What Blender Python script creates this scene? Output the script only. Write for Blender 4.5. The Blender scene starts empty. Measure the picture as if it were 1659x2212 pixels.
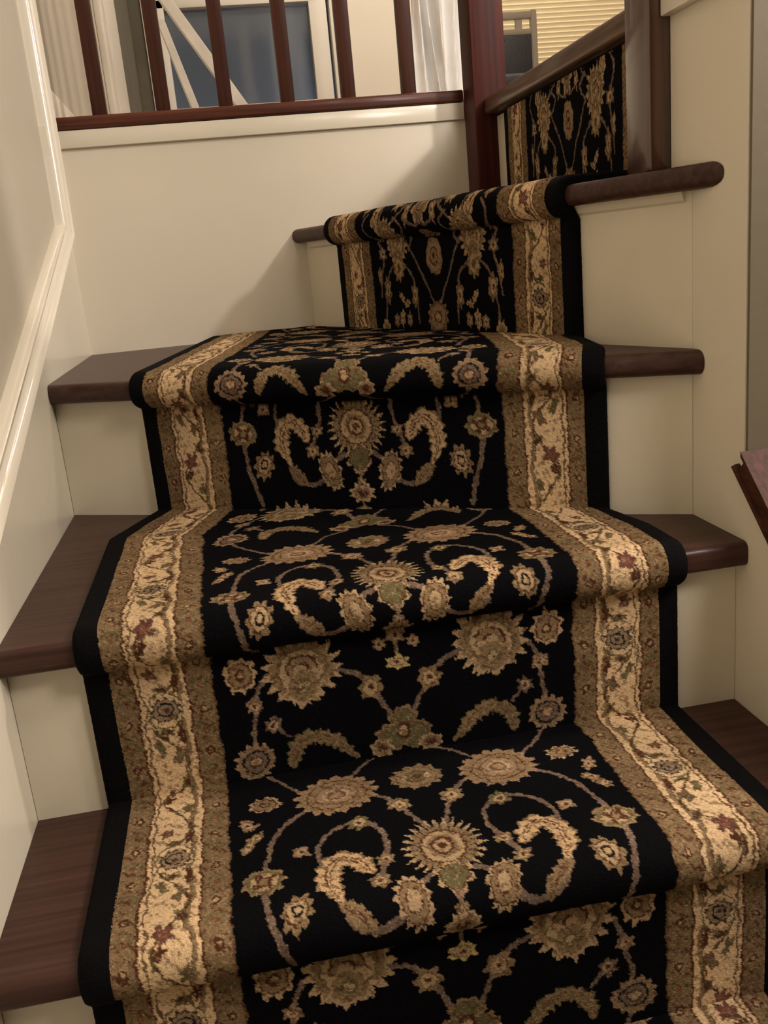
import bpy, bmesh, math
import numpy as np
from mathutils import Vector, Matrix
S = bpy.context.scene
C = S.collection
rng = np.random.default_rng(7)

# ------------------------------------------------------------------ camera
R_, U_, F_ = Vector((.980, -.174, -.091)), Vector((.134, .249, .959)), Vector((.144, .953, -.267))
F_.normalize(); R_ = (R_ - F_ * R_.dot(F_)).normalized(); U_ = R_.cross(F_)
cd = bpy.data.cameras.new('camera'); cam = bpy.data.objects.new('camera', cd); C.objects.link(cam)
cam.matrix_world = Matrix(((R_.x, U_.x, -F_.x, .2465), (R_.y, U_.y, -F_.y, -.8623), (R_.z, U_.z, -F_.z, .510), (0, 0, 0, 1)))
cd.sensor_fit = 'VERTICAL'; cd.sensor_height = 36; cd.lens = 36 * 1999 / 2212; cd.clip_start = .02
S.camera = cam
# ------------------------------------------------------------------ light and exposure
S.view_settings.view_transform = 'Standard'; S.view_settings.look = 'None'
S.view_settings.gamma = 1; S.view_settings.use_curve_mapping = False
S.view_settings.exposure = 0.30
w = bpy.data.worlds.new('world'); S.world = w; w.use_nodes = True
w.node_tree.nodes['Background'].inputs[0].default_value = (1, .80, .55, 1)
w.node_tree.nodes['Background'].inputs[1].default_value = .02
def lamp(name, loc, power, col, rad, kind='POINT', aim=None, size=None):
    d = bpy.data.lights.new(name, kind); d.energy = power; d.color = col
    if kind == 'AREA':
        d.shape = 'RECTANGLE'; d.size, d.size_y = size
    else: d.shadow_soft_size = rad
    o = bpy.data.objects.new(name, d); C.objects.link(o); o.location = loc
    if aim is not None: o.rotation_euler = (Vector(aim) - Vector(loc)).to_track_quat('-Z', 'Y').to_euler()
    return o
WARM = (1, .885, .79)
lamp('landing_lamp_light', (1.95, .62, 2.75), 30, WARM, .10)
lamp('side_lamp_light', (1.5, -.06, 1.35), 34, WARM, .05)
lamp('room_lamp_light', (1.6, 2.9, 2.85), 57, WARM, .15)
lamp('stairwell_fill_light', (2.0, -1.9, 2.3), 22, WARM, .15)  # added fill from behind the camera, no visible source there
lamp('right_fill_light', (1.15, -1.0, 1.4), 34, WARM, .22)  # unseen soft fill, added to lift the lower left steps and wall
lamp('low_right_fill_light', (1.2, -.5, 1.1), 14, WARM, .10)  # extra low fill, added to brighten the left skirt and risers
lamp('blue_glow_fill', (1.45, 6.0, 1.2), 2.0, (.22, .42, 1), .1)  # blue source added outside to make the glow in the window

# ------------------------------------------------------------------ dimensions (metres; x right, y up the stairs, z up)
H = .19; W = .75; YL2 = .4867; YC = .0931; YP = .9457; X3 = .4211; N = .0234; T = .027; R0 = .2049; X4 = .7811; UP = 4 * H
YE = -.013; YS = .14
def v2(a): return np.array(a, float)
def unit(a): a = v2(a); return a / np.linalg.norm(a)
PC = v2((W, YC))
D2 = unit((-W, YL2 - YC)); N2 = v2((-D2[1], D2[0])) * -1        # along riser 2 from its right end; outward (towards viewer)
if N2[1] > 0: N2 = -N2
D3 = unit((X3 - W, YP - YC)); N3 = v2((D3[1], -D3[0]))
if N3[1] > 0: N3 = -N3

# ------------------------------------------------------------------ materials
def mat(name, col, rough=.5, bump=None, spec=.5, coat=0, metal=0, noise=None):
    m = bpy.data.materials.new(name); m.use_nodes = True; nt = m.node_tree; b = nt.nodes['Principled BSDF']
    b.inputs['Base Color'].default_value = (*col, 1); b.inputs['Roughness'].default_value = rough
    b.inputs['Specular IOR Level'].default_value = spec; b.inputs['Coat Weight'].default_value = coat; b.inputs['Metallic'].default_value = metal
    tc = nt.nodes.new('ShaderNodeTexCoord')
    if noise:
        sc, amt = noise
        n = nt.nodes.new('ShaderNodeTexNoise'); n.inputs['Scale'].default_value = sc; n.inputs['Detail'].default_value = 4
        nt.links.new(tc.outputs['Object'], n.inputs['Vector'])
        r = nt.nodes.new('ShaderNodeValToRGB'); r.color_ramp.elements[0].position = .3; r.color_ramp.elements[1].position = .7
        r.color_ramp.elements[0].color = (*[c * (1 - amt) for c in col], 1); r.color_ramp.elements[1].color = (*[min(1, c * (1 + amt)) for c in col], 1)
        nt.links.new(n.outputs[0], r.inputs[0]); nt.links.new(r.outputs[0], b.inputs['Base Color'])
    if bump:
        n = nt.nodes.new('ShaderNodeTexNoise'); n.inputs['Scale'].default_value = bump[0]; n.inputs['Detail'].default_value = 3
        nt.links.new(tc.outputs['Object'], n.inputs['Vector'])
        bp = nt.nodes.new('ShaderNodeBump'); bp.inputs['Strength'].default_value = bump[1]; bp.inputs['Distance'].default_value = .002
        nt.links.new(n.outputs[0], bp.inputs['Height']); nt.links.new(bp.outputs[0], b.inputs['Normal'])
    return m
def wood(name, dark, light, axis='X', rough=.3, coat=.3, ang=0):
    m = mat(name, dark, rough, coat=coat); nt = m.node_tree; b = nt.nodes['Principled BSDF']
    b.inputs['Coat Roughness'].default_value = .12
    tc = nt.nodes.new('ShaderNodeTexCoord'); mp = nt.nodes.new('ShaderNodeMapping')
    mp.inputs['Rotation'].default_value = (0, 0, ang)
    s = {'X': (1.5, 60, 60), 'Y': (60, 1.5, 60), 'Z': (60, 60, 1.5)}[axis]; mp.inputs['Scale'].default_value = s
    n = nt.nodes.new('ShaderNodeTexNoise'); n.inputs['Scale'].default_value = 2.2; n.inputs['Detail'].default_value = 6; n.inputs['Distortion'].default_value = .6
    r = nt.nodes.new('ShaderNodeValToRGB'); r.color_ramp.elements[0].position = .32; r.color_ramp.elements[1].position = .72
    r.color_ramp.elements[0].color = (*dark, 1); r.color_ramp.elements[1].color = (*light, 1)
    nt.links.new(tc.outputs['Object'], mp.inputs[0]); nt.links.new(mp.outputs[0], n.inputs['Vector'])
    nt.links.new(n.outputs[0], r.inputs[0]); nt.links.new(r.outputs[0], b.inputs['Base Color'])
    b.inputs['Specular IOR Level'].default_value = .22
    bp = nt.nodes.new('ShaderNodeBump'); bp.inputs['Strength'].default_value = .25; bp.inputs['Distance'].default_value = .0006
    nt.links.new(n.outputs[0], bp.inputs['Height']); nt.links.new(bp.outputs[0], b.inputs['Normal'])
    return m
WALL = mat('wall_paint', (.72, .66, .54), .55, (90, .15), noise=(3, .03))
TRIM = mat('gloss_trim_paint', (.78, .73, .61), .22, (25, .12), noise=(5, .03))
GLOSS = mat('high_gloss_moulding_paint', (.80, .75, .64), .16, (25, .1), coat=1)
PANEL = mat('satin_panel_paint', (.76, .70, .58), .42, (40, .08), noise=(4, .03))
RISER = mat('satin_riser_paint', (.70, .64, .51), .38, (40, .08), noise=(9, .04))
TREAD = wood('dark_stained_tread', (.034, .014, .010), (.072, .032, .024), 'X', .42, .08)
TREAD2 = wood('dark_stained_winder_tread', (.034, .014, .010), (.072, .032, .024), 'X', .42, .08, .48)
MAHOG_X = wood('mahogany_rail', (.042, .012, .007), (.135, .040, .021), 'X', .42, .08)
MAHOG_Z = wood('mahogany_post', (.028, .0045, .0035), (.085, .012, .008), 'Z', .5, 0)
BALU = wood('mahogany_baluster', (.026, .008, .005), (.085, .026, .013), 'Z', .45, .06)
BROWN_Y = wood('brown_landing_nosing', (.06, .03, .017), (.15, .085, .05), 'Y', .35, .3)
BLACKB = mat('black_serging', (.0032, .003, .0036), .95, (500, .6), spec=.08)

# ------------------------------------------------------------------ mesh helpers
def link(o, parent=None):
    C.objects.link(o)
    if parent: o.parent = parent
    return o
def obj(name, bm, m, parent=None, smooth=False):
    me = bpy.data.meshes.new(name); bmesh.ops.recalc_face_normals(bm, faces=bm.faces[:]); bm.to_mesh(me); bm.free()
    me.materials.append(m)
    if smooth:
        me.shade_smooth()
        try: me.set_sharp_from_angle(angle=math.radians(40))
        except Exception: pass
    return link(bpy.data.objects.new(name, me), parent)
def tag(o, label, cat, group=None):
    o['label'] = label; o['category'] = cat
    if group: o['group'] = group
    return o
def struct(o): o['kind'] = 'structure'; return o
def empty(name, loc=(0, 0, 0)):
    o = bpy.data.objects.new(name, None); o.location = loc; o.empty_display_size = .05; C.objects.link(o); return o
def box(bm, a, b, bev=0, seg=2):
    r = bmesh.ops.create_cube(bm, size=1); vs = r['verts']
    for v in vs: v.co = Vector([a[i] + (b[i] - a[i]) * (v.co[i] + .5) for i in range(3)])
    if bev:
        es = list({e for v in vs for e in v.link_edges}); bmesh.ops.bevel(bm, geom=es, offset=bev, segments=seg, affect='EDGES', profile=.5)
    return bm
def prism(bm, poly, ax, lo, hi):
    """poly in the two other axes, extruded along ax"""
    def P(p, q): 
        c = list(p); c.insert(ax, q); return c
    a = [bm.verts.new(P(p, lo)) for p in poly]; b = [bm.verts.new(P(p, hi)) for p in poly]
    n = len(poly); bm.faces.new(a); bm.faces.new(b)
    for i in range(n): bm.faces.new((a[i], a[(i + 1) % n], b[(i + 1) % n], b[i]))
    return bm
def boxo(name, a, b, m, parent=None, bev=0, seg=2): return obj(name, box(bmesh.new(), a, b, bev, seg), m, parent, smooth=bool(bev))
def obox(bm, p0, p1, wd, th, up=(0, 0, 1), bev=.0):
    """box beam from p0 to p1 with width along side axis and thickness along up"""
    p0, p1 = Vector(p0), Vector(p1); d = (p1 - p0); L = d.length; d.normalize(); s = d.cross(Vector(up)).normalized(); u = s.cross(d)
    r = bmesh.ops.create_cube(bm, size=1); vs = r['verts']
    for v in vs: v.co = p0 + d * (v.co.x + .5) * L + s * v.co.y * wd + u * v.co.z * th
    if bev:
        es = list({e for v in vs for e in v.link_edges}); bmesh.ops.bevel(bm, geom=es, offset=bev, segments=2, affect='EDGES')
    return bm

# ------------------------------------------------------------------ staircase
stair = tag(empty('staircase', (0, 0, -H)), 'winding staircase with dark stained treads and white risers turning right', 'staircase')
def put(o): o.parent = stair; o.matrix_parent_inverse = Matrix.Translation((0, 0, H)); return o
def line_at_x(P, D, x): t = (x - P[0]) / D[0]; return P + D * t
def line_at_y(P, D, y): t = (y - P[1]) / D[1]; return P + D * t
PC2 = PC + N2 * N; PC3 = PC + N3 * N
def tread(poly, z, front, m, t=T, label=None):
    """front: indices of the polygon edges (i,i+1) that carry the rounded nose"""
    bm = bmesh.new(); a = [bm.verts.new((p[0], p[1], z - t)) for p in poly]; b = [bm.verts.new((p[0], p[1], z)) for p in poly]
    n = len(poly); bm.faces.new(a); bm.faces.new(b)
    for i in range(n): bm.faces.new((a[i], a[(i + 1) % n], b[(i + 1) % n], b[i]))
    bm.verts.ensure_lookup_table(); es = []
    for i in front:
        j = (i + 1) % n
        for q in (a, b):
            e = bm.edges.get((q[i], q[j])); es.append(e)
    bmesh.ops.bevel(bm, geom=es, offset=t * (.42 if z > H else .3), segments=5, affect='EDGES', profile=.5, clamp_overlap=True)
    o = put(obj('tread', bm, m, smooth=True)); return o
E_ = .0005
tread([(E_, -2 * R0 - N), (W - E_, -2 * R0 - N), (W - E_, -R0), (E_, -R0)], -H, [0], TREAD)
tread([(E_, -R0 - N), (W - E_, -R0 - N), (W - E_, 0), (E_, 0)], 0, [0], TREAD)
tread([(E_, -N), (W - E_, -N), PC - (E_, 0), (E_, YL2)], H, [0], TREAD)
a2, b2 = line_at_x(PC2, D2, E_), line_at_x(PC2, D2, W - E_)
tread([a2, b2, PC - (E_, 0), (X3, YP - E_), (E_, YP - E_)], 2 * H, [0], TREAD2)
a3, b3 = line_at_y(PC3, D3, YP - E_), line_at_x(PC3, D3, W - E_)
tread([a3, b3, (W - E_, YS + E_), (X4, YS + E_), (X4, .867), (X4 + .02, .867), (X4 + .02, YP - E_)], 3 * H, [0], TREAD2, .025)
RT = .016
def riser(P0, P1, z0, z1, nrm):
    n_ = v2(nrm) * RT; bm = bmesh.new()
    prism(bm, [P0, P1, P1 - n_, P0 - n_], 2, z0, z1); return put(obj('riser', bm, RISER))
riser(v2((E_, -2 * R0)), v2((W - E_, -2 * R0)), -2 * H, -H - T, (0, -1))
riser(v2((E_, -R0)), v2((W - E_, -R0)), -H, -T, (0, -1))
riser(v2((E_, 0)), v2((W - E_, 0)), 0, H - T, (0, -1))
riser(line_at_x(PC, D2, E_), PC - (E_, 0), H, 2 * H - T, N2)
riser(v2((X3, YP - E_)), PC - (E_, 0), 2 * H, 3 * H - .025, N3)
riser(v2((X4, .8675)), v2((X4, YS + .001)), 3 * H, UP - .03, (-1, 0))
# small quarter mouldings tucked under the nosings of the two highest winders
def cove(P0, P1, z, nrm):
    bm = bmesh.new(); n_ = v2(nrm)
    prof = [(0, 0), (.008, 0), (.006, -.003), (.004, -.009), (.0, -.012)]
    ra = [bm.verts.new((*(v2(P0) + n_ * d), z + h)) for d, h in prof]; rb = [bm.verts.new((*(v2(P1) + n_ * d), z + h)) for d, h in prof]
    k = len(prof); bm.faces.new(ra); bm.faces.new(rb)
    for i in range(k): bm.faces.new((ra[i], ra[(i + 1) % k], rb[(i + 1) % k], rb[i]))
    return put(obj('cove_moulding', bm, RISER))
cove(v2((X3 + .006, YP - .016)), PC - (.003, -.008), 3 * H - .025, N3)

# ------------------------------------------------------------------ upper floor, walls and trim
def wallbox(name, a, b, m=WALL): return struct(boxo(name, a, b, m))
CE = UP + 2.4
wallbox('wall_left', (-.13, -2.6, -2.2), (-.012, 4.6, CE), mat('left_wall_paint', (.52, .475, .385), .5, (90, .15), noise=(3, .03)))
wallbox('wall_right', (W, YE, -2.2), (W + .095, YS, CE))
wallbox('wall_right_shade', (W + .0015, YE - .004, -2.2), (W + .0949, YE, CE), mat('painted_shade_taupe', (.14, .115, .075), .6, (60, .15), noise=(3, .05)))  # thin slab over the wall end; shade is put into its dark taupe colour
wallbox('wall_landing_front', (W + .095, YS - .08, -2.2), (5.5, YS, UP))
wallbox('wall_landing', (-.012, YP, -.6), (X4 + .085, YP + .10, UP + .008), PANEL)
wallbox('wall_stairs', (W, -2.6, -2.2), (W + .07, YE, H + .02 - .30), WALL)   # low part, topped by the sloping knee wall
wallbox('floor_upper', (X4 + .021, YS, UP - .12), (5.5, YP, UP))
bpy.data.objects['floor_upper'].name = 'floor'
o = wallbox('floor', (-.012, YP + .10, UP - .12), (5.5, 4.6, UP - .001))
WOODF = wood('oak_floor', (.12, .06, .03), (.25, .13, .07), 'Y', .3, .3)
for q in C.objects:
    if q.name.startswith('floor'): q.data.materials[0] = WOODF
wallbox('ceiling', (-.13, -2.6, CE), (5.6, 4.7, CE + .1))
wallbox('wall_side', (5.5, -.0, -.5), (5.6, 4.6, CE))
wallbox('wall_stairwell', (2.9, -2.6, -2.2), (3.0, YS - .081, CE))
# sloping knee wall, top parallel to the flight
sl = H / R0
bm = bmesh.new(); z_top = .262
prism(bm, [(YE, -2.2), (YE, z_top), (YE - 1.6, z_top - 1.6 * sl), (YE - 1.6, -2.2)], 0, W, W + .07)
bpy.data.objects.remove(bpy.data.objects['wall_stairs'])
struct(obj('wall_knee', bm, WALL))
bm = bmesh.new(); obox(bm, (W + .048, YE - .001, z_top + .012), (W + .048, YE - 1.55, z_top + .012 - 1.55 * sl),   .105, .026, bev=.004)
CAPM = wood('dull_brown_cap', (.030, .010, .006), (.09, .030, .017), 'Y', .6, 0)
tag(obj('knee_wall_cap', bm, CAPM, smooth=True), 'dark brown wooden cap sloping down the low wall right of the stairs', 'wall cap')
# fascia under the landing on the right wall, fascia under the balustrade
struct(boxo('trim_1', (W - .012, YE + .001, .722), (W, YS - .001, .86), TRIM, bev=.002))
struct(boxo('trim_2', (.006, YP - .009, .7385), (.7400, YP, .7675), TRIM, bev=.0015))
# skirt board on the left wall below the moulding
def capz(y): return .335 + .355 * (y - .162)
bm = bmesh.new()
prism(bm, [(-2.4, capz(-2.4) - 3), (-2.4, capz(-2.4)), (.872, capz(.872)), (.872, .768), (YP, .768), (YP, -.4)], 0, -.012, 0)
struct(obj('trim_3', bm, TRIM))
def moulding(name, pts, prof, nside):
    """sweep a profile (out, across) along pts in the yz plane of the left wall"""
    bm = bmesh.new(); rings = []
    for i, (y, z) in enumerate(pts):
        if i == 0: d = unit(v2(pts[1]) - v2(pts[0])); sc = 1
        elif i == len(pts) - 1: d = unit(v2(pts[-1]) - v2(pts[-2])); sc = 1
        else:
            d1 = unit(v2(pts[i]) - v2(pts[i - 1])); d2 = unit(v2(pts[i + 1]) - v2(pts[i])); d = unit(d1 + d2); sc = 1 / max(.3, d @ d1)
        nrm = v2((-d[1], d[0]))
        rings.append([bm.verts.new((o_, y + nrm[0] * a_ * sc, z + nrm[1] * a_ * sc)) for o_, a_ in prof])
    k = len(prof)
    for r0_, r1_ in zip(rings, rings[1:]):
        for i in range(k): bm.faces.new((r0_[i], r0_[(i + 1) % k], r1_[(i + 1) % k], r1_[i]))
    bm.faces.new(rings[0]); bm.faces.new(rings[-1]); return struct(obj(name, bm, GLOSS, smooth=True))
prof = [(-.012, .024), (.003, .024), (.006, .022), (.006, .018), (.002, .014), (.003, .010), (.008, .006), (.013, .003), (.015, -.001), (.013, -.005), (.007, -.008), (.004, -.011), (.007, -.014), (.008, -.017), (.006, -.020), (.001, -.022), (-.001, -.022)]
moulding('trim_4', [(-2.3, capz(-2.3)), (.885, capz(.885)), (.895, .70), (.900, .80), (.903, 1.2), (.905, CE - .01)], prof, 1)
struct(boxo('baseboard_left', (-.012, YP + .0, UP), (.002, 2.36, .848), TRIM, bev=.003))

# ------------------------------------------------------------------ balustrade
bal = tag(empty('balustrade', (.37, YP + .03, UP)), 'mahogany balustrade with square balusters above the white landing panel', 'balustrade')
def child(o, p):
    o.parent = p; o.matrix_parent_inverse = Matrix.Translation(p.location).inverted(); return o
YB = YP + .022
child(boxo('base_rail', (-.003, YP - .012, .7685), (.7400, YP + .055, .7895), MAHOG_X, bev=.004, seg=3), bal)
BX = [.083, .194, .305, .4175, .530, .644]
bb = None
for i, x in enumerate(BX):
    if bb is None:
        bb = boxo('baluster', (x - .0125, YB - .012, .789), (x + .0125, YB + .013, 1.62), BALU, bev=.0015); child(bb, bal); x0 = x
    else:
        c = bb.copy(); C.objects.link(c); c.parent = bal; c.matrix_parent_inverse = bb.matrix_parent_inverse.copy(); c.location.x = bb.location.x + x - x0
child(boxo('handrail', (-.01, YB - .03, 1.62), (.7400, YB + .03, 1.67), MAHOG_X, bev=.012, seg=4), bal)
POST2 = wood('satin_brown_post', (.040, .016, .010), (.10, .038, .024), 'Z', .3, .7)
POST2.node_tree.nodes['Principled BSDF'].inputs['Specular IOR Level'].default_value = .6
def newel(x0, x1, y0, y1, z0, z1, lab, MAHOG_Z=MAHOG_Z):
    e = tag(empty('newel_post', ((x0 + x1) / 2, (y0 + y1) / 2, z0)), lab, 'newel post')
    child(boxo('post_shaft', (x0, y0, z0), (x1, y1, z1), MAHOG_Z, bev=.002), e)
    child(boxo('post_cap', (x0 - .012, y0 - .012, z1), (x1 + .012, y1 + .012, z1 + .03), MAHOG_Z, bev=.008, seg=3), e); return e
newel(.7405, .802, .868, .940, 3 * H + .001, 1.78, 'reddish brown square newel post where the balustrade meets the carpeted stairs')
newel(.727, .769, YS + .001, .203, 3 * H + .001, 1.78, 'brown square newel post standing at the right end of the top winder', POST2)
# landing nosing from newel to newel
bm = bmesh.new(); box(bm, (X4 - N, .2035, UP - .026), (X4 + .02, YP - .079, UP + .002), .006, 4)
tag(obj('landing_nosing', bm, BROWN_Y, smooth=True), 'brown wooden landing edge running between the two newel posts', 'nosing')

# ------------------------------------------------------------------ carpet pattern
FIELD = (.0028, .0026, .0036); G = (.225, .150, .080); GL = (.41, .285, .16); GD = (.12, .072, .036); BR = (.075, .028, .014); OL = (.125, .105, .048)
MV = (.145, .10, .075); CR = (.64, .45, .26); DK = (.015, .011, .010); PK = (.28, .175, .11)
PER = .42
class Canvas:
    def __init__(s, x, w):                      # x signed distance from the centre line, w distance down the runner
        s.x = np.abs(x); s.sx = x; s.w = w; s.c = np.empty((x.size, 3)); s.c[:] = FIELD
    def rel(s, cx, cw): return s.x - cx, (s.w - cw + PER / 2) % PER - PER / 2
    def paint(s, idx, col): s.c[idx] = col
    def flower(s, cx, cw, rx, ry, n=12, depth=.22, rings=((1, G), (.72, GD), (.66, GL), (.4, BR), (.33, G), (.12, DK)), rot=0, ph=0, sharp=1):
        rx, ry = rx * 1.12 + .0012, ry * 1.12 + .0012
        a, b = s.rel(cx, cw); m = np.nonzero((np.abs(a) < 1.5 * max(rx, ry)) & (np.abs(b) < 1.5 * max(rx, ry)))[0]
        if not m.size: return
        a, b = a[m], b[m]; ca, sa = math.cos(rot), math.sin(rot); a, b = a * ca + b * sa, -a * sa + b * ca
        th = np.arctan2(b / ry, a / rx); r = np.hypot(a / rx, b / ry)
        saw = np.abs(((th * n / (2 * math.pi) + ph) % 1) * 2 - 1) ** sharp
        for k, (q, col) in enumerate(rings):
            e = q * (1 - (depth if k == 0 else depth * .5 * q) * saw); s.paint(m[r < e], col)
    def pal(s, cx, cw, rx, ry, up=1):           # palmette: smooth dome with a fan of pointed leaves below
        s.flower(cx, cw, rx, ry, 17, .30, ((1, GL), (.80, G), (.60, OL), (.54, GL), (.40, BR), (.34, G), (.18, BR), (.10, GL)))
        s.flower(cx, cw + up * ry * .55, rx * .55, ry * .62, 7, .38, ((1, GL), (.7, G), (.35, OL), (.2, GL)))
        a, b = s.rel(cx, cw); m = np.nonzero((np.abs(a) < rx) & (np.abs(b) < ry))[0]
        r = np.hypot(a[m] / rx, (b[m] + up * ry * .1) / ry); th = np.arctan2(b[m], a[m])
        s.paint(m[(np.abs(r - .70) < .035) & (np.sin(th * 6) > -.3)], GD)
    def line(s, pts, wd, col=MV, per_mod=True):
        P = v2(pts); n = len(P); out = []
        for i in range(n - 1):                   # Catmull-Rom
            p0, p1, p2, p3 = P[max(i - 1, 0)], P[i], P[i + 1], P[min(i + 2, n - 1)]
            for t in np.linspace(0, 1, 6)[:-1]:
                out.append(.5 * ((2 * p1) + (-p0 + p2) * t + (2 * p0 - 5 * p1 + 4 * p2 - p3) * t * t + (-p0 + 3 * p1 - 3 * p2 + p3) * t ** 3))
        out.append(P[-1]); Q = np.array(out); c = Q.mean(0); a, b = s.rel(c[0], c[1]); ex = np.abs(Q - c).max(0) + .008
        m = np.nonzero((np.abs(a) < ex[0]) & (np.abs(b) < ex[1]))[0]
        if not m.size: return
        a, b = a[m], b[m]; best = np.full(m.size, 9.); Q = Q - c
        for p, q in zip(Q, Q[1:]):
            d = q - p; L = d @ d + 1e-12; t = np.clip(((a - p[0]) * d[0] + (b - p[1]) * d[1]) / L, 0, 1)
            best = np.minimum(best, np.hypot(a - p[0] - t * d[0], b - p[1] - t * d[1]))
        s.paint(m[best < wd], col); return m, best
    def leafy(s, pts, wd, n=9, col=GL, mid=BR, edge=G):   # serrated, thick curving leaf that tapers to its ends
        P = v2(pts); k_ = len(P); Q = []
        for i in range(k_ - 1):
            p0, p1, p2, p3 = P[max(i - 1, 0)], P[i], P[i + 1], P[min(i + 2, k_ - 1)]
            for t in np.linspace(0, 1, 7)[:-1]:
                Q.append(.5 * ((2 * p1) + (-p0 + p2) * t + (2 * p0 - 5 * p1 + 4 * p2 - p3) * t * t + (-p0 + 3 * p1 - 3 * p2 + p3) * t ** 3))
        Q.append(P[-1]); Q = np.array(Q); c = Q.mean(0); a, b = s.rel(c[0], c[1]); ex = np.abs(Q - c).max(0) + wd * 1.6
        m = np.nonzero((np.abs(a) < ex[0]) & (np.abs(b) < ex[1]))[0]
        if not m.size: return
        a, b = a[m], b[m]; best = np.full(m.size, 9.); S_ = np.zeros(m.size); side = np.zeros(m.size); Q = Q - c; acc = 0; tot = np.linalg.norm(np.diff(Q, axis=0), axis=1).sum()
        for p, q in zip(Q, Q[1:]):
            d = q - p; L = d @ d + 1e-12; l = math.sqrt(L); t = np.clip(((a - p[0]) * d[0] + (b - p[1]) * d[1]) / L, 0, 1)
            dd = np.hypot(a - p[0] - t * d[0], b - p[1] - t * d[1]); w_ = dd < best; best = np.where(w_, dd, best); S_ = np.where(w_, (acc + t * l) / tot, S_)
            side = np.where(w_, np.sign((a - p[0]) * d[1] - (b - p[1]) * d[0]), side); acc += l
        saw = ((S_ * n + best / wd * .8 + .25 * side) % 1); env = np.clip(np.minimum(S_ + .25, 1.12 - S_) * 2.6, .25, 1); h = wd * env * (.62 + .42 * saw)
        s.paint(m[best < h], edge); s.paint(m[best < h * .80], col); s.paint(m[(best < h * .62) & (saw < .22)], edge)
        s.paint(m[(best < wd * .20 * env)], mid); s.paint(m[(best < wd * .09 * env)], col)
    def leaf(s, cx, cw, rx, ry, rot=0, col=G): s.flower(cx, cw, rx, ry, 6, .35, ((1, col), (.62, GD), (.52, GL), (.2, BR)), rot=rot)
    def bud(s, cx, cw, r, col=G, n=6): s.flower(cx, cw, r, r, n, .4, ((1, col), (.5, GL), (.25, BR)))
def field_a(c):
    L = c.line; v = .0024
    # stems first
    L([(.100, -.100), (.130, -.078), (.150, -.040), (.157, .0)], v); L([(.157, .012), (.156, .040), (.148, .070), (.141, .098)], v * 1.25)
    L([(.055, -.105), (.028, -.080), (.014, -.045), (.008, -.03)], v)
    L([(.106, .005), (.108, -.028), (.092, -.052), (.068, -.058), (.050, -.042), (.048, -.012), (.055, .006), (.061, .028)], v)
    L([(.020, .035), (.036, .045)], v * 1.4); L([(.095, .045), (.088, .066), (.066, .074), (.045, .066)], v * 1.3)
    L([(.070, .138), (.048, .144), (.030, .162), (.012, .200)], v * 1.1)
    L([(.120, .130), (.138, .142), (.146, .165), (.153, .205)], v)
    L([(.018, .245), (.045, .265), (.06, .285)], v * .7)
    L([(.115, .205), (.128, .192)], v * .6); L([(.153, .24), (.14, .265), (.115, .295)], v * .8)
    L([(.0, .100), (.0, .120), (.0, .138)], v * .7)
    # leaves and flowers
    c.flower(.081, -.108, .037, .029, 17, .20, ((1, PK), (.88, G), (.70, BR), (.65, G), (.50, GD), (.45, PK), (.30, GL), (.22, GD), (.14, PK)))
    c.flower(0, -.116, .023, .018, 12, .2, ((1, G), (.80, GD), (.73, G), (.46, BR), (.38, OL), (.15, BR)))
    c.flower(.011, -.116, .002, .003, 3, .1, ((1, GL),))
    c.leaf(.025, -.074, .011, .010)
    c.flower(0, 0, .034, .038, 26, .34, ((1, GL), (.80, G), (.58, BR), (.51, GL), (.36, G), (.28, BR), (.20, GL), (.10, BR)), sharp=.8)
    a, b = c.rel(0, 0); m = np.nonzero((np.abs(a) < .042) & (np.abs(b) < .046))[0]; r_ = np.hypot(a[m] / .038, b[m] / .042); th = np.arctan2(b[m], c.sx[m])
    c.paint(m[(r_ > .60) & (r_ < .98) & (np.abs(np.sin(th * 13)) < .22)], DK)
    c.flower(0, .040, .016, .016, 7, .3, ((1, GL), (.80, BR), (.72, OL)))
    c.flower(0, .057, .003, .003, 3, .1, ((1, PK),))
    c.leafy([(.070, .012), (.076, -.001), (.089, -.009), (.101, .002), (.103, .022), (.097, .044)], .0125, 9, (.54, .36, .195))
    c.leafy([(.094, .050), (.082, .062), (.074, .075)], .008, 4, G)
    c.bud(.053, .004, .007); c.leaf(.062, .030, .008, .008); c.bud(.068, -.056, .009, OL)
    c.flower(.157, .003, .018, .015, 9, .22, ((1, G), (.78, OL), (.6, GL), (.35, BR), (.2, G)))
    for q in range(4): c.flower(.157 + .009 * math.cos(q * 1.57 + .6), .003 + .008 * math.sin(q * 1.57 + .6), .002, .002, 3, .1, ((1, BR),))
    c.flower(.131, .046, .012, .019, 9, .32, ((1, G), (.68, BR), (.58, GL), (.34, DK), (.2, GL)), rot=-.3)
    c.flower(.039, .056, .013, .024, 13, .25, ((1, GL), (.78, BR), (.70, G), (.42, BR), (.36, GL)), rot=.25)
    c.flower(0, .085, .015, .013, 9, .3, ((1, GL), (.6, G), (.35, BR))); c.leaf(0, .072, .005, .011)
    c.flower(0, .111, .011, .009, 6, .45, ((1, G), (.5, GL), (.2, BR))); c.bud(.018, .119, .006, PK); c.leaf(0, .141, .012, .007, 0, (.42, .33, .13))
    c.bud(.123, -.028, .008, PK, 4); c.flower(.150, -.114, .014, .011, 9, .25, ((1, GL), (.78, BR), (.66, G), (.35, BR), (.2, PK)))
    c.leaf(.167, -.085, .006, .010, .5, PK); c.leaf(.160, -.062, .005, .010, -.7); c.leaf(.168, -.05, .004, .009, -.7)
    c.pal(.097, .133, .037, .034); c.flower(.159, .130, .015, .018, 9, .25, ((1, GL), (.72, BR), (.62, G), (.3, BR), (.15, GL)))
    c.leaf(.031, .163, .012, .012, .4); c.leaf(.148, .166, .008, .008, 0, PK)
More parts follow.
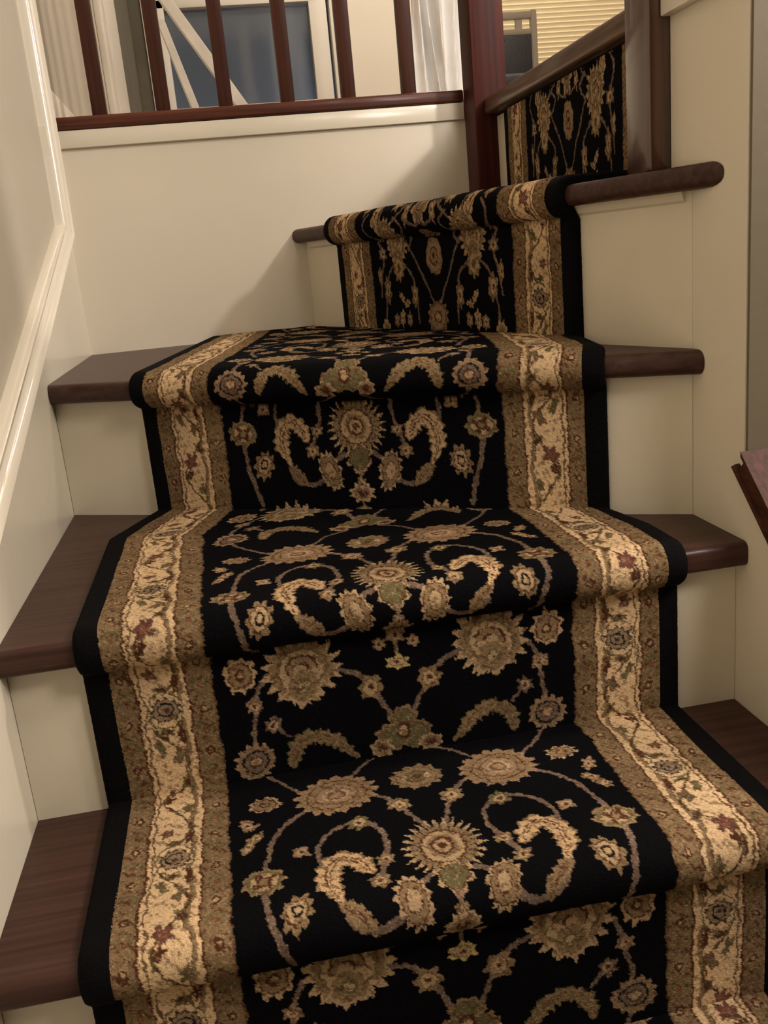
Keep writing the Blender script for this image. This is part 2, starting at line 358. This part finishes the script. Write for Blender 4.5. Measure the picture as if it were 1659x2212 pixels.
    c.flower(0, .208, .015, .017, 8, .2, ((1, G), (.78, GD), (.7, OL))); c.flower(.012, .224, .016, .015, 9, .2, ((1, G), (.8, GD), (.72, OL))); c.flower(.026, .236, .011, .009, 7, .3, ((1, GL), (.7, G), (.4, BR))); c.flower(0, .218, .006, .009, 5, .1, ((1, BR), (.55, GL)))
    a, b = c.rel(0, .249); m = np.nonzero(np.hypot(a / .016, b / .010) < 1)[0]; c.paint(m, FIELD)
    c.leafy([(.117, .236), (.110, .216), (.094, .207), (.074, .214), (.060, .230), (.052, .240)], .0095, 11, G, GD, OL)
    c.bud(.131, .189, .008, MV); c.flower(.154, .225, .019, .018, 13, .2, ((1, PK), (.80, G), (.64, DK), (.54, MV), (.34, BR), (.24, GL)))
def field_b(c):
    L = c.line; v = .0021
    L([(.072, .066), (.045, .10), (.020, .14), (.006, .165)], v); L([(.085, .10), (.062, .118), (.056, .14), (.052, .19)], v)
    L([(.112, .10), (.132, .115), (.142, .14), (.150, .19)], v); L([(.150, .03), (.162, .05), (.145, .085), (.155, .12), (.160, .15)], v)
    L([(.07, .04), (.05, .055), (.068, .075)], v); L([(.03, .0), (.05, .03), (.08, .05)], v)
    c.pal(.100, .070, .027, .030); c.flower(.1, .105, .015, .018, 9, .3, ((1, G), (.6, GL), (.3, GD)))
    c.flower(0, .090, .018, .025, 9, .08, ((1, G), (.8, PK), (.5, BR), (.4, G), (.15, DK)))
    c.flower(0, .18, .024, .024, 13, .22, ((1, G), (.8, GD), (.7, PK), (.35, BR), (.25, GL)))
    c.leaf(.060, .147, .009, .019, -.1); c.leaf(.139, .138, .010, .018, .1); c.bud(.146, .083, .011, MV); c.leaf(.160, .118, .005, .014)
    c.leaf(.098, .150, .004, .010, .6, GL); c.leaf(.085, .160, .008, .004, .3, GL); c.leaf(.08, .185, .006, .012); c.leaf(.10, .182, .007, .013, 0, GL); c.leaf(.118, .187, .007, .011)
    c.flower(.152, .20, .012, .015, 8, .3, ((1, GL), (.6, G), (.3, OL)))
    c.flower(.0, .02, .020, .035, 9, .3, ((1, GL), (.7, G), (.4, BR), (.3, PK))); c.flower(.07, .0, .016, .03, 9, .3, ((1, G), (.7, GL), (.4, GD)))
    c.leaf(.125, .03, .010, .03, 0, GL); c.leaf(.035, .035, .007, .02, -.2, PK); c.leaf(.16, .01, .008, .02)
    L([(.0, .04), (.01, .055), (.03, .05)], v); L([(.125, .0), (.11, .03), (.115, .05)], v); L([(.02, -.03), (.045, -.01), (.05, .03)], v)
    c.leaf(.1, -.06, .02, .03); c.leaf(.03, -.07, .02, .03, 0, GL); c.flower(.15, -.1, .02, .02, 9); c.flower(.06, -.13, .025, .03, 11)
HW = .305; B0, B1, B2, B3 = .025, .047, .095, .120
def border(c, e, sign):                         # e: distance in from the outer edge
    w_ = c.w - .105; x = c.sx
    def setm(mask, col): c.c[mask] = col
    setm(e < B3, G); setm((e < B3) & (e > B3 - .0022), GD); setm((e > B2) & (e < B3 - .002), (.19, .126, .066))
    setm((e > B0) & (e < B1), (.19, .126, .066))
    inb = (e > B1) & (e < B2); setm(inb, CR)
    setm((e > B1 - .0022) & (e < B1 + .0003), BR); setm((e > B1 + .0035 + .001 * np.sin(w_ * 170)) & (e < B1 + .0055 + .001 * np.sin(w_ * 170)), GD)
    setm((e > B2 - .001) & (e < B2 + .0012), BR); setm((e > B2 - .010 + .002 * np.sin(w_ * 95)) & (e < B2 - .006 + .002 * np.sin(w_ * 95)), G); setm((e > B2 - .0115 + .0025 * np.sin(w_ * 95)) & (e < B2 - .0100 + .0025 * np.sin(w_ * 95)), GD)
    # small blossoms in the two gold guard stripes
    for ce, off in (((B0 + B1) / 2 - .001, 0), ((B2 + B3) / 2, .008)):
        p = .024; k = np.floor((w_ + off) / p); b = (w_ + off) - (k + .5) * p; a = e - ce; r = np.hypot(a / .0085, b / .0095); th = np.arctan2(b, a)
        near = np.abs(a) < .0095; odd = (k % 2) == 0
        setm(near & odd & (r < 1 - .3 * np.abs(np.sin(th * 2.5))), (.24, .165, .09)); setm(near & odd & (r < .55), BR); setm(near & odd & (r < .25), GL)
        setm(near & ~odd & (np.abs(r - .8) < .16) & (b < .003), OL); setm(near & ~odd & (r < .4), (.15, .075, .04))
    # beige band: rosettes, leaf clusters and scrolls
    P2 = .21; cx = (B1 + B2) / 2
    def rb(off, ec):
        b = (w_ - off + P2 / 2) % P2 - P2 / 2; return e - ec, b
    sc = cx + .0145 * np.sin((w_ + .02) * 2 * math.pi / P2 * 2)
    d = np.abs(e - sc); setm(inb & (d < .0022) & (np.sin(w_ * 260) > -.75), OL); setm(inb & (d < .0009), BR)
    def blob(off, ec, rx, ry, n, dep, rings, rot=0):
        a, b = rb(off, ec); ca, sa = math.cos(rot), math.sin(rot); a, b = a * ca + b * sa, -a * sa + b * ca
        r = np.hypot(a / rx, b / ry); th = np.arctan2(b / ry, a / rx); s_ = np.abs(((th * n / 6.2832) % 1) * 2 - 1)
        for k, (q, col) in enumerate(rings): setm(inb & (r < q * (1 - dep * s_ * (1 if k == 0 else .4))), col)
    blob(.05, cx - .001, .019, .023, 9, .2, ((1, CR), (.95, OL), (.86, CR)))
    blob(.05, cx - .001, .0155, .0145, 11, .22, ((1, (.055, .040, .028)), (.78, (.27, .19, .115)), (.55, DK), (.42, (.24, .18, .12)), (.18, BR)))
    blob(.145, cx - .005, .0115, .0125, 5, .5, ((1, (.13, .055, .04)), (.4, (.20, .08, .055)))); blob(.163, cx - .009, .0055, .0085, 4, .4, ((1, BR),), .5)
    blob(.128, cx + .010, .0065, .0105, 5, .45, ((1, OL), (.5, BR)), -.5); blob(.100, cx + .006, .007, .012, 4, .5, ((1, (.14, .08, .05)), (.4, OL)), .5)
    blob(.182, cx + .009, .006, .010, 5, .4, ((1, OL), (.4, GD)), .3); blob(.008, cx - .008, .008, .008, 5, .45, ((1, (.14, .065, .045)),)); blob(.088, cx - .010, .005, .012, 4, .4, ((1, OL),), -.4)
    blob(.077, cx + .013, .0045, .014, 5, .4, ((1, BR),), -.1); blob(.02, cx + .013, .0045, .013, 5, .4, ((1, BR),), .15)
    blob(.074, cx - .002, .010, .004, 6, .4, ((1, OL), (.5, BR))); blob(.026, cx - .002, .010, .004, 6, .4, ((1, OL), (.5, BR)))
    # ragged outer fringe between gold and field
    setm(e > B3, FIELD)
def smooth_noise(x, y, f, seed):
    r = np.random.default_rng(seed); ph = r.uniform(0, 6.28, 12); kx = r.normal(0, f, 12); ky = r.normal(0, f, 12); s = 0
    for i in range(12): s = s + np.sin(x * kx[i] + y * ky[i] + ph[i])
    return s / 3.5
def pattern(u, w_, kind, seed):
    """u across the runner from its left edge, w_ down the runner; linear colours"""
    r = np.random.default_rng(seed); n = u.size
    ju = r.uniform(-1, 1, n) * .00065 + smooth_noise(u, w_, 60, seed) * .0012 + smooth_noise(u, w_, 420, seed + 1) * .0009; jw = r.uniform(-1, 1, n) * .00065 + smooth_noise(u, w_, 60, seed + 9) * .0012 + smooth_noise(u, w_, 420, seed + 2) * .0009
    uu = u + ju; ww = w_ + jw; x = uu - HW; e = np.minimum(uu, 2 * HW - uu)
    c = Canvas(x, ww); (field_a if kind == 'a' else field_b)(c)
    fld = c.c.copy(); cb = Canvas(x, ww); 
    b = Canvas(x, ww); border(b, e + smooth_noise(u, w_, 300, seed + 3) * .0004, 1)
    col = np.where((e > B3)[:, None], fld, b.c)
    lum = col.sum(1); mot = lum > .05; d1 = smooth_noise(u, w_, 900, seed + 21); d2 = smooth_noise(u, w_, 1300, seed + 22); gs = (e < B3) & ((e < B1) | (e > B2))
    k1 = np.clip((d1 - .45) * 2.4, 0, 1) * np.where(gs, .85, .62) * mot; k2 = np.clip((d2 - .7) * 2, 0, 1) * .55 * mot
    col = col * (1 - k1[:, None]) + np.array(BR)[None] * k1[:, None]; col = col * (1 - k2[:, None]) + np.array((.40, .30, .17))[None] * k2[:, None]
    col = col * (1 + r.uniform(-.16, .16, n)[:, None]) * (1 + .10 * smooth_noise(u, w_, 35, seed + 5)[:, None])
    return np.clip(col, .002, .9)

CARPET = bpy.data.materials.new('patterned_wool_pile'); CARPET.use_nodes = True
nt = CARPET.node_tree; b_ = nt.nodes['Principled BSDF']; at = nt.nodes.new('ShaderNodeVertexColor'); at.layer_name = 'pile_colour'
tc = nt.nodes.new('ShaderNodeTexCoord'); nz = nt.nodes.new('ShaderNodeTexNoise'); nz.inputs['Scale'].default_value = 900; nz.inputs['Detail'].default_value = 2
nt.links.new(tc.outputs['Object'], nz.inputs['Vector'])
mr = nt.nodes.new('ShaderNodeMapRange'); mr.inputs['From Min'].default_value = .25; mr.inputs['From Max'].default_value = .75; mr.inputs['To Min'].default_value = .72; mr.inputs['To Max'].default_value = 1.22
nt.links.new(nz.outputs[0], mr.inputs[0])
mx = nt.nodes.new('ShaderNodeVectorMath'); mx.operation = 'SCALE'; nt.links.new(at.outputs['Color'], mx.inputs[0]); nt.links.new(mr.outputs[0], mx.inputs['Scale'])
nt.links.new(mx.outputs[0], b_.inputs['Base Color']); b_.inputs['Roughness'].default_value = .95; b_.inputs['Specular IOR Level'].default_value = .05
bp = nt.nodes.new('ShaderNodeBump'); bp.inputs['Strength'].default_value = .7; bp.inputs['Distance'].default_value = .0012
nt.links.new(nz.outputs[0], bp.inputs['Height']); nt.links.new(bp.outputs[0], b_.inputs['Normal'])

def grid_mesh(name, P, col, m, parent):
    nr, nc = P.shape[:2]; me = bpy.data.meshes.new(name); me.vertices.add(nr * nc); me.vertices.foreach_set('co', P.reshape(-1).astype(np.float32))
    i = np.arange(nr * nc).reshape(nr, nc); q = np.stack([i[:-1, :-1], i[1:, :-1], i[1:, 1:], i[:-1, 1:]], -1).reshape(-1, 4); nf = len(q)
    me.loops.add(nf * 4); me.loops.foreach_set('vertex_index', q.reshape(-1).astype(np.int32))
    me.polygons.add(nf); me.polygons.foreach_set('loop_start', np.arange(0, nf * 4, 4, dtype=np.int32)); me.polygons.foreach_set('loop_total', np.full(nf, 4, np.int32))
    me.update(calc_edges=True); me.polygons.foreach_set('use_smooth', np.ones(nf, bool))
    if col is not None:
        a = me.color_attributes.new('pile_colour', 'FLOAT_COLOR', 'POINT'); cc = np.ones((nr * nc, 4), np.float32); cc[:, :3] = col; a.data.foreach_set('color', cc.reshape(-1))
    me.materials.append(m); me.validate(); o = bpy.data.objects.new(name, me); C.objects.link(o)
    if parent: o.parent = parent; o.matrix_parent_inverse = Matrix.Translation(parent.location).inverted()
    return o
TH = .0115; STEP = .00118
class Section:
    """one fitted piece of the runner: tread, rounded nose, underside and riser below"""
    def __init__(s, P0, D, s0, nrm, n, t, zt, back, wf, wr, kind, seed, kink=None, has_tread=True, zlow=None, thr=.0):
        # riser line: point = P0 + D*(s0 - u)  (u from the left edge of the runner); wf: w at nose tip; wr: riser w = wr - (z - zlow)
        s.__dict__.update(locals())
    def Q(s, u): return s.P0[None] + s.D[None] * (s.s0 - u)[:, None]
    def build(s, u, hs):
        """positions for columns u with height offsets hs above the backing; returns P (rows,cols,3), w (rows,cols)"""
        Q = s.Q(u); nrm = s.nrm; r = s.t / 2; rows = []; ws = []
        k = np.ones(u.size)
        if s.has_tread:
            F = Q + nrm[None] * (s.n - r); B = s.back(u, F); K = s.kink(u, F, B) if s.kink else None
            L1 = np.linalg.norm((K if K is not None else B) - F, axis=1); L2 = np.linalg.norm(B - K, axis=1) if K is not None else 0 * L1; L = L1 + L2
            nr = max(8, int(L.max() / STEP)); arc0 = (math.pi / 2) * (r + TH)
            for tau in np.linspace(1, 0, nr):
                d = L * tau
                if K is None: p = F + (B - F) * tau
                else:
                    f1 = np.clip(d / np.maximum(L1, 1e-6), 0, 1)[:, None]; f2 = np.clip((d - L1) / np.maximum(L2, 1e-6), 0, 1)[:, None]
                    p = F + (K - F) * f1 + (B - K) * f2
                rows.append(np.column_stack([p, s.zt + hs])); ws.append(s.wf - arc0 - d)
            na = max(10, int(math.pi * (r + TH) / STEP))
            for a in np.linspace(math.pi / 2, -math.pi / 2, na)[1:]:
                p = Q + nrm[None] * ((s.n - r) + (r + hs) * math.cos(a))[:, None]
                rows.append(np.column_stack([p, s.zt - r + (r + hs) * math.sin(a)])); ws.append(s.wf + (-a) * (r + TH) + 0 * u)
            fr = .005
            for dd in np.linspace(s.n - r, TH + fr, 4)[1:]:
                if s.n - r < TH + fr: break
                rows.append(np.column_stack([Q + nrm[None] * dd, s.zt - s.t - hs])); ws.append(s.wf + .03 + 0 * u)
            zs = s.zt - s.t - TH - fr
        else: zs = s.zt - s.t - .003
        zl = s.zlow + TH * .6; nb = max(6, int((zs - zl) / STEP))
        for z in np.linspace(zs, zl, nb):
            rows.append(np.column_stack([Q + nrm[None] * hs[:, None], z + 0 * u])); ws.append(s.wr - (z - s.zlow) + 0 * u)
        return np.array(rows), np.array(ws)
    def make(s, parent, zfac=1):
        nc = int((2 * HW - 2 * B0 + .002) / STEP); u = np.linspace(B0 - .001, 2 * HW - B0 + .001, nc)
        P, w_ = s.build(u, np.full(nc, TH)); U = np.broadcast_to(u, w_.shape)
        col = pattern(U.reshape(-1), w_.reshape(-1), s.kind, s.seed)
        # pile height: gentle unevenness plus tuft noise, along the local normal
        d1 = np.gradient(P, axis=0); d2 = np.gradient(P, axis=1); nn = np.cross(d2, d1); nn /= np.linalg.norm(nn, axis=2, keepdims=True) + 1e-12
        r = np.random.default_rng(s.seed + 50); off = smooth_noise(U * 1., w_ * 1., 45, s.seed + 7) * .0006 + r.uniform(-1, 1, w_.shape) * .00032
        sgn = 1 if nn[P.shape[0] // 4, nc // 2, 2] >= -1e-3 and (nn[-3, nc // 2, :2] @ s.nrm) > 0 else -1
        P = P + nn * (off * sgn)[..., None]
        o = grid_mesh('runner_section', P, col, CARPET, parent)
        for left in (True, False):
            h = np.array([TH, TH * 1.02, TH, TH * .8, TH * .45, .0006]); e = np.array([B0, B0 * .6, B0 * .25, B0 * .08, 0, .0005])
            uu = e if left else 2 * HW - e
            Pb, _ = s.build(uu, h); r2 = np.random.default_rng(s.seed + 60 + left)
            Pb = Pb + r2.uniform(-1, 1, Pb.shape) * .00018
            bo = grid_mesh('binding', Pb, None, BLACKB, o); bo['label'] = 'black serged edge'
        return o
runner = tag(empty('stair_runner', (.37, -.1, -H)), 'black floral carpet runner with beige and gold borders climbing the winding stairs', 'stair runner')
def hit(P, d, Q0, D):          # where rays P+t*d meet line Q0+s*D
    A = np.cross(D, d); t = np.array([np.cross(Q0 - p, D) / np.cross(d, D) for p in P]); return P + t[:, None] * d[None]
import warnings; warnings.filterwarnings('ignore')
X_ = v2((-1, 0)); NY = v2((0, -1))
def back_flat(y): return lambda u, F: np.column_stack([F[:, 0], np.full(len(u), y - TH * .7)])
sm = Section(v2((0, -2 * R0)), X_, -.07, NY, N, T, -H, back_flat(-R0), .060, .255, 'a', 5, zlow=-2 * H)
s0 = Section(v2((0, -R0)), X_, -.07, NY, N, T, 0, back_flat(0), .078, .266, 'a', 11, zlow=-H)
def back1(u, F): return PC[None] + D2[None] * (.703 - u)[:, None] + N2[None] * TH * .7
def kink1(u, F, B): 
    y = B[:, 1] - .12 * (1 - .35 * u / (2 * HW)); return np.column_stack([F[:, 0] + 0 * u, np.maximum(y, F[:, 1] + .01)])
s1 = Section(v2((0, 0)), X_, -.07, NY, N, T, H, back1, .060, .255, 'a', 23, kink=kink1, zlow=0)
def back2(u, F):
    d = unit((.18, .98)); a = hit(F, d, PC + N3 * TH * .7, D3); b = hit(F, d, v2((0, YP - TH * .5)), v2((1, 0)))
    return np.where((a[:, 1] < YP - TH * .5)[:, None], a, b)
s2 = Section(PC, D2, .703, N2, N, T, 2 * H, back2, .228, .117, 'a', 37, zlow=H)
def back3(u, F): return np.column_stack([np.full(len(u), X4 - TH * .7), np.minimum(F[:, 1] * 1.0 + 0, YP - .02)])
s3 = Section(PC, D3, .780, N3, N, .025, 3 * H, back3, .045, .212, 'b', 41, zlow=2 * H)
s4 = Section(v2((X4, 0)), v2((0, 1)), .797, v2((-1, 0)), N, .028, UP, None, 0, .190, 'b', 53, has_tread=False, zlow=3 * H)
for s_ in (sm, s0, s1, s2, s3, s4): s_.make(runner)

# ------------------------------------------------------------------ the room beyond
YF = 4.4
FRAME = mat('white_window_frame', (.80, .76, .66), .35, (30, .05))
OLIVE = mat('olive_door_paint', (.10, .085, .05), .5, (20, .1), noise=(6, .2))
# far wall built round the window and the doorway
WX0, WX1, WZ0, WZ1 = .12, 1.06, 1.24, 2.55
bm = bmesh.new()
def fw(a, b): box(bm, a, b)
fw((-.012, YF + .07, UP), (.10, YF + .12, CE)); fw((.10, YF, UP), (WX1, YF + .12, WZ0)); fw((.10, YF, WZ1), (WX1, YF + .12, CE)); fw((WX1, YF, UP), (5.5, YF + .12, CE))
struct(obj('wall_back', bm, WALL))
win = struct(empty('window_1', (.6, YF, WZ0)))
bm = bmesh.new()
for a, b in (((.085, YF - .03, WZ0 - .06), (.165, YF + .06, WZ1)), ((.895, YF - .03, WZ0 - .06), (.985, YF + .06, WZ1)), ((.085, YF - .03, 1.79), (.985, YF + .06, 1.832)), ((.085, YF - .03, WZ0 - .02), (.985, YF + .06, WZ0 + .085)), ((1.0, YF - .04, WZ0 - .1), (1.055, YF + .04, WZ1)), ((.085, YF - .012, WZ0 - .1), (1.0, YF + .001, WZ0 + .001)), ((.085, YF - .03, WZ1 - .08), (1.055, YF + .06, WZ1))): box(bm, a, b, .004)
child(obj('window_frame', bm, FRAME, smooth=True), win)
GLASS = mat('dark_window_glass', (.02, .03, .05), .06); g_ = GLASS.node_tree.nodes['Principled BSDF']; g_.inputs['Transmission Weight'].default_value = .93; g_.inputs['Base Color'].default_value = (.75, .85, .95, 1); g_.inputs['Specular IOR Level'].default_value = .12
child(boxo('window_pane', (.165, YF + .02, WZ0), (.895, YF + .026, 1.79), GLASS), win)
child(boxo('window_pane', (.165, YF + .02, 1.832), (.895, YF + .026, WZ1), GLASS), win)
# doorway left of the window
dr = struct(empty('door_1', (-.0, YF, UP)))
# snow backdrop added outside, shaped to catch the blue glow
bm = bmesh.new(); bmesh.ops.create_grid(bm, x_segments=40, y_segments=24, size=1)
for v in bm.verts:
    x, y = v.co.x * 3 + 1.2, v.co.y * 1.1 + 7.2; z = .25 + 1.75 * (1 + math.tanh((y - 6.9) * 2.2)) + .06 * math.sin(x * 5 + y * 3)
    v.co = (x, y, z)
SNOW = mat('snow', (.75, .80, .88), .8, (12, .4))
so = obj('snow_backdrop', bm, SNOW, smooth=True); so.modifiers.new('thick', 'SOLIDIFY').thickness = .3
tag(so, 'added pale snow backdrop catching blue light outside, seen through the dark window pane', 'snow bank')

# ------------------------------------------------------------------ things in the room
POLE = mat('off_white_painted_wood', (.74, .70, .62), .45, (30, .2), noise=(12, .12))
def pole(p0, p1, wd, th, lab):
    bm = bmesh.new(); obox(bm, p0, p1, wd, th, up=(0, -1, 0), bev=.003); e = obj('leaning_pole', bm, POLE, smooth=True); return tag(e, lab, 'pole', 'poles leaning behind the balustrade')
pole((.530, 2.2, UP), (.010, 2.2, 1.605), .034, .02, 'longer and wider off-white pole leaning left behind the balustrade, foot right of centre')
pole((.313, 2.16, UP), (.186, 2.16, 1.22), .024, .018, 'shorter off-white pole leaning left behind the balustrade, nearest the left')

# ground outside under the snow
struct(boxo('floor', (-1.5, YF + .12, -.1), (5.0, 9.0, .2), SNOW))

# doorway beside the window: white casing, dark olive door standing in it
bm = bmesh.new(); box(bm, (-.012, 2.36, UP), (.010, 2.50, 2.85), .004); box(bm, (-.012, 2.50, UP), (.002, 3.18, 2.85), .002); child(obj('door_casing', bm, FRAME, smooth=True), dr)
bm = bmesh.new(); box(bm, (-.0115, 3.18, UP), (-.004, YF, 2.82)); box(bm, (-.004, YF - .008, UP), (.056, YF, 2.82)); child(obj('door_panel', bm, OLIVE), dr)
bm = bmesh.new(); box(bm, (.054, YF - .02, UP), (.084, YF + .05, 2.9), .004); child(obj('door_casing', bm, FRAME, smooth=True), dr)

# pleated window shade on the far wall, right of the newel
SHADE = mat('cream_shade_cloth', (.88, .78, .54), .8, (200, .1))
bm = bmesh.new(); zz = np.arange(.95, 2.9, .024); prev = None
for k, z in enumerate(np.repeat(zz, 2)):
    y = YF - .05 - (.014 if k % 2 else 0); z = z + (.016 if k % 2 else 0)
    cur = [bm.verts.new((1.80, y, z)), bm.verts.new((3.6, y, z))]
    if prev: bm.faces.new((prev[0], prev[1], cur[1], cur[0]))
    prev = cur
e = tag(empty('window_shade', (2.7, YF - .05, .95)), 'cream pleated window shade with fine horizontal folds on the far wall', 'window shade')
o = child(obj('shade_cloth', bm, SHADE), e); o.modifiers.new('t', 'SOLIDIFY').thickness = .003
child(boxo('head_rail', (1.79, YF - .08, 2.88), (3.61, YF - .001, 2.94), FRAME, bev=.005), e)
child(boxo('bottom_rail', (1.80, YF - .075, .925), (3.60, YF - .04, .952), FRAME, bev=.004), e)

# dark backed chair
CHF = mat('greyish_brown_chair_frame', (.20, .165, .12), .4, (60, .15)); CHB = mat('black_chair_leather', (.012, .011, .011), .45, (260, 1.0))
e = tag(empty('dining_chair', (1.78, 3.7, UP)), 'high backed chair with dark textured back before the cream shade', 'chair')
cx0, cx1, yb = 1.545, 1.925, 3.9
bm = bmesh.new(); obox(bm, (cx1, yb, UP), (cx1, yb, 1.583), .03, .03, up=(0, 1, 0), bev=.004); child(obj('back_post', bm, CHF, smooth=True), e)
bm = bmesh.new(); obox(bm, (cx0, yb, UP), (cx0, yb, 1.583), .03, .03, up=(0, 1, 0), bev=.004); child(obj('back_post', bm, CHF, smooth=True), e)
child(boxo('top_rail', (cx0, yb - .012, 1.545), (cx1, yb + .012, 1.578), CHF, bev=.003), e)
child(boxo('lower_rail', (cx0, yb - .012, 1.475), (cx1, yb + .012, 1.502), CHF, bev=.003), e)
for x in (1.62, 1.735, 1.85): child(boxo('spindle', (x - .016, yb - .008, 1.502), (x + .016, yb + .008, 1.545), CHF), e)
child(boxo('back_pad', (cx0 + .016, yb - .02, 1.22), (cx1 - .016, yb + .012, 1.474), CHB, bev=.006), e)
child(boxo('seat', (cx0 - .01, yb - .44, 1.175), (cx1 + .01, yb - .0155, 1.235), CHB, bev=.015, seg=3), e)
for x in (cx0, cx1): child(boxo('leg', (x - .015, yb - .43, UP), (x + .015, yb - .40, 1.176), CHF, bev=.002), e)

# sheer white curtain hanging beside the newel
SHEER = mat('sheer_white_cloth', (.90, .90, .88), .7, (120, .2), noise=(14, .06)); g2 = SHEER.node_tree.nodes['Principled BSDF']; g2.inputs['Transmission Weight'].default_value = 0
bm = bmesh.new(); NX, NZ = 60, 60; vs = []
for j in range(NZ + 1):
    row = []
    for i in range(NX + 1):
        a = i / NX; b = j / NZ; z = .93 + b * 1.45
        x = .885 + a * (.225 + .015 * b) + .012 * math.sin(b * 7 + a * 9)
        y = 2.0 + .022 * math.sin(a * 38 + 2.5 * b + 1.6 * math.sin(b * 5)) + .018 * math.sin(a * 13 - b * 6)
        row.append(bm.verts.new((x, y, z)))
    vs.append(row)
for j in range(NZ):
    for i in range(NX): bm.faces.new((vs[j][i], vs[j][i + 1], vs[j + 1][i + 1], vs[j + 1][i]))
e = tag(empty('curtain', (1.05, 2.0, .93)), 'white sheer curtain with soft folds hanging left of the tall newel post', 'curtain')
o = child(obj('curtain_cloth', bm, SHEER, smooth=True), e); o.modifiers.new('t', 'SOLIDIFY').thickness = .0015
bm = bmesh.new(); r_ = bmesh.ops.create_cone(bm, segments=20, radius1=.012, radius2=.012, depth=.6, cap_ends=True)
for v in bm.verts: v.co = Vector((v.co.z * .6 + 1.0, 2.0 + v.co.y, 2.385 + v.co.x))
child(obj('curtain_rod', bm, POLE, smooth=True), e)
bm = bmesh.new(); r_ = bmesh.ops.create_cone(bm, segments=12, radius1=.006, radius2=.006, depth=CE - 2.39, cap_ends=True)
for v in bm.verts: v.co = Vector((v.co.x + 1.0, 2.0 + v.co.y, (CE + 2.39) / 2 + v.co.z))
child(obj('rod_hanger', bm, POLE, smooth=True), e)
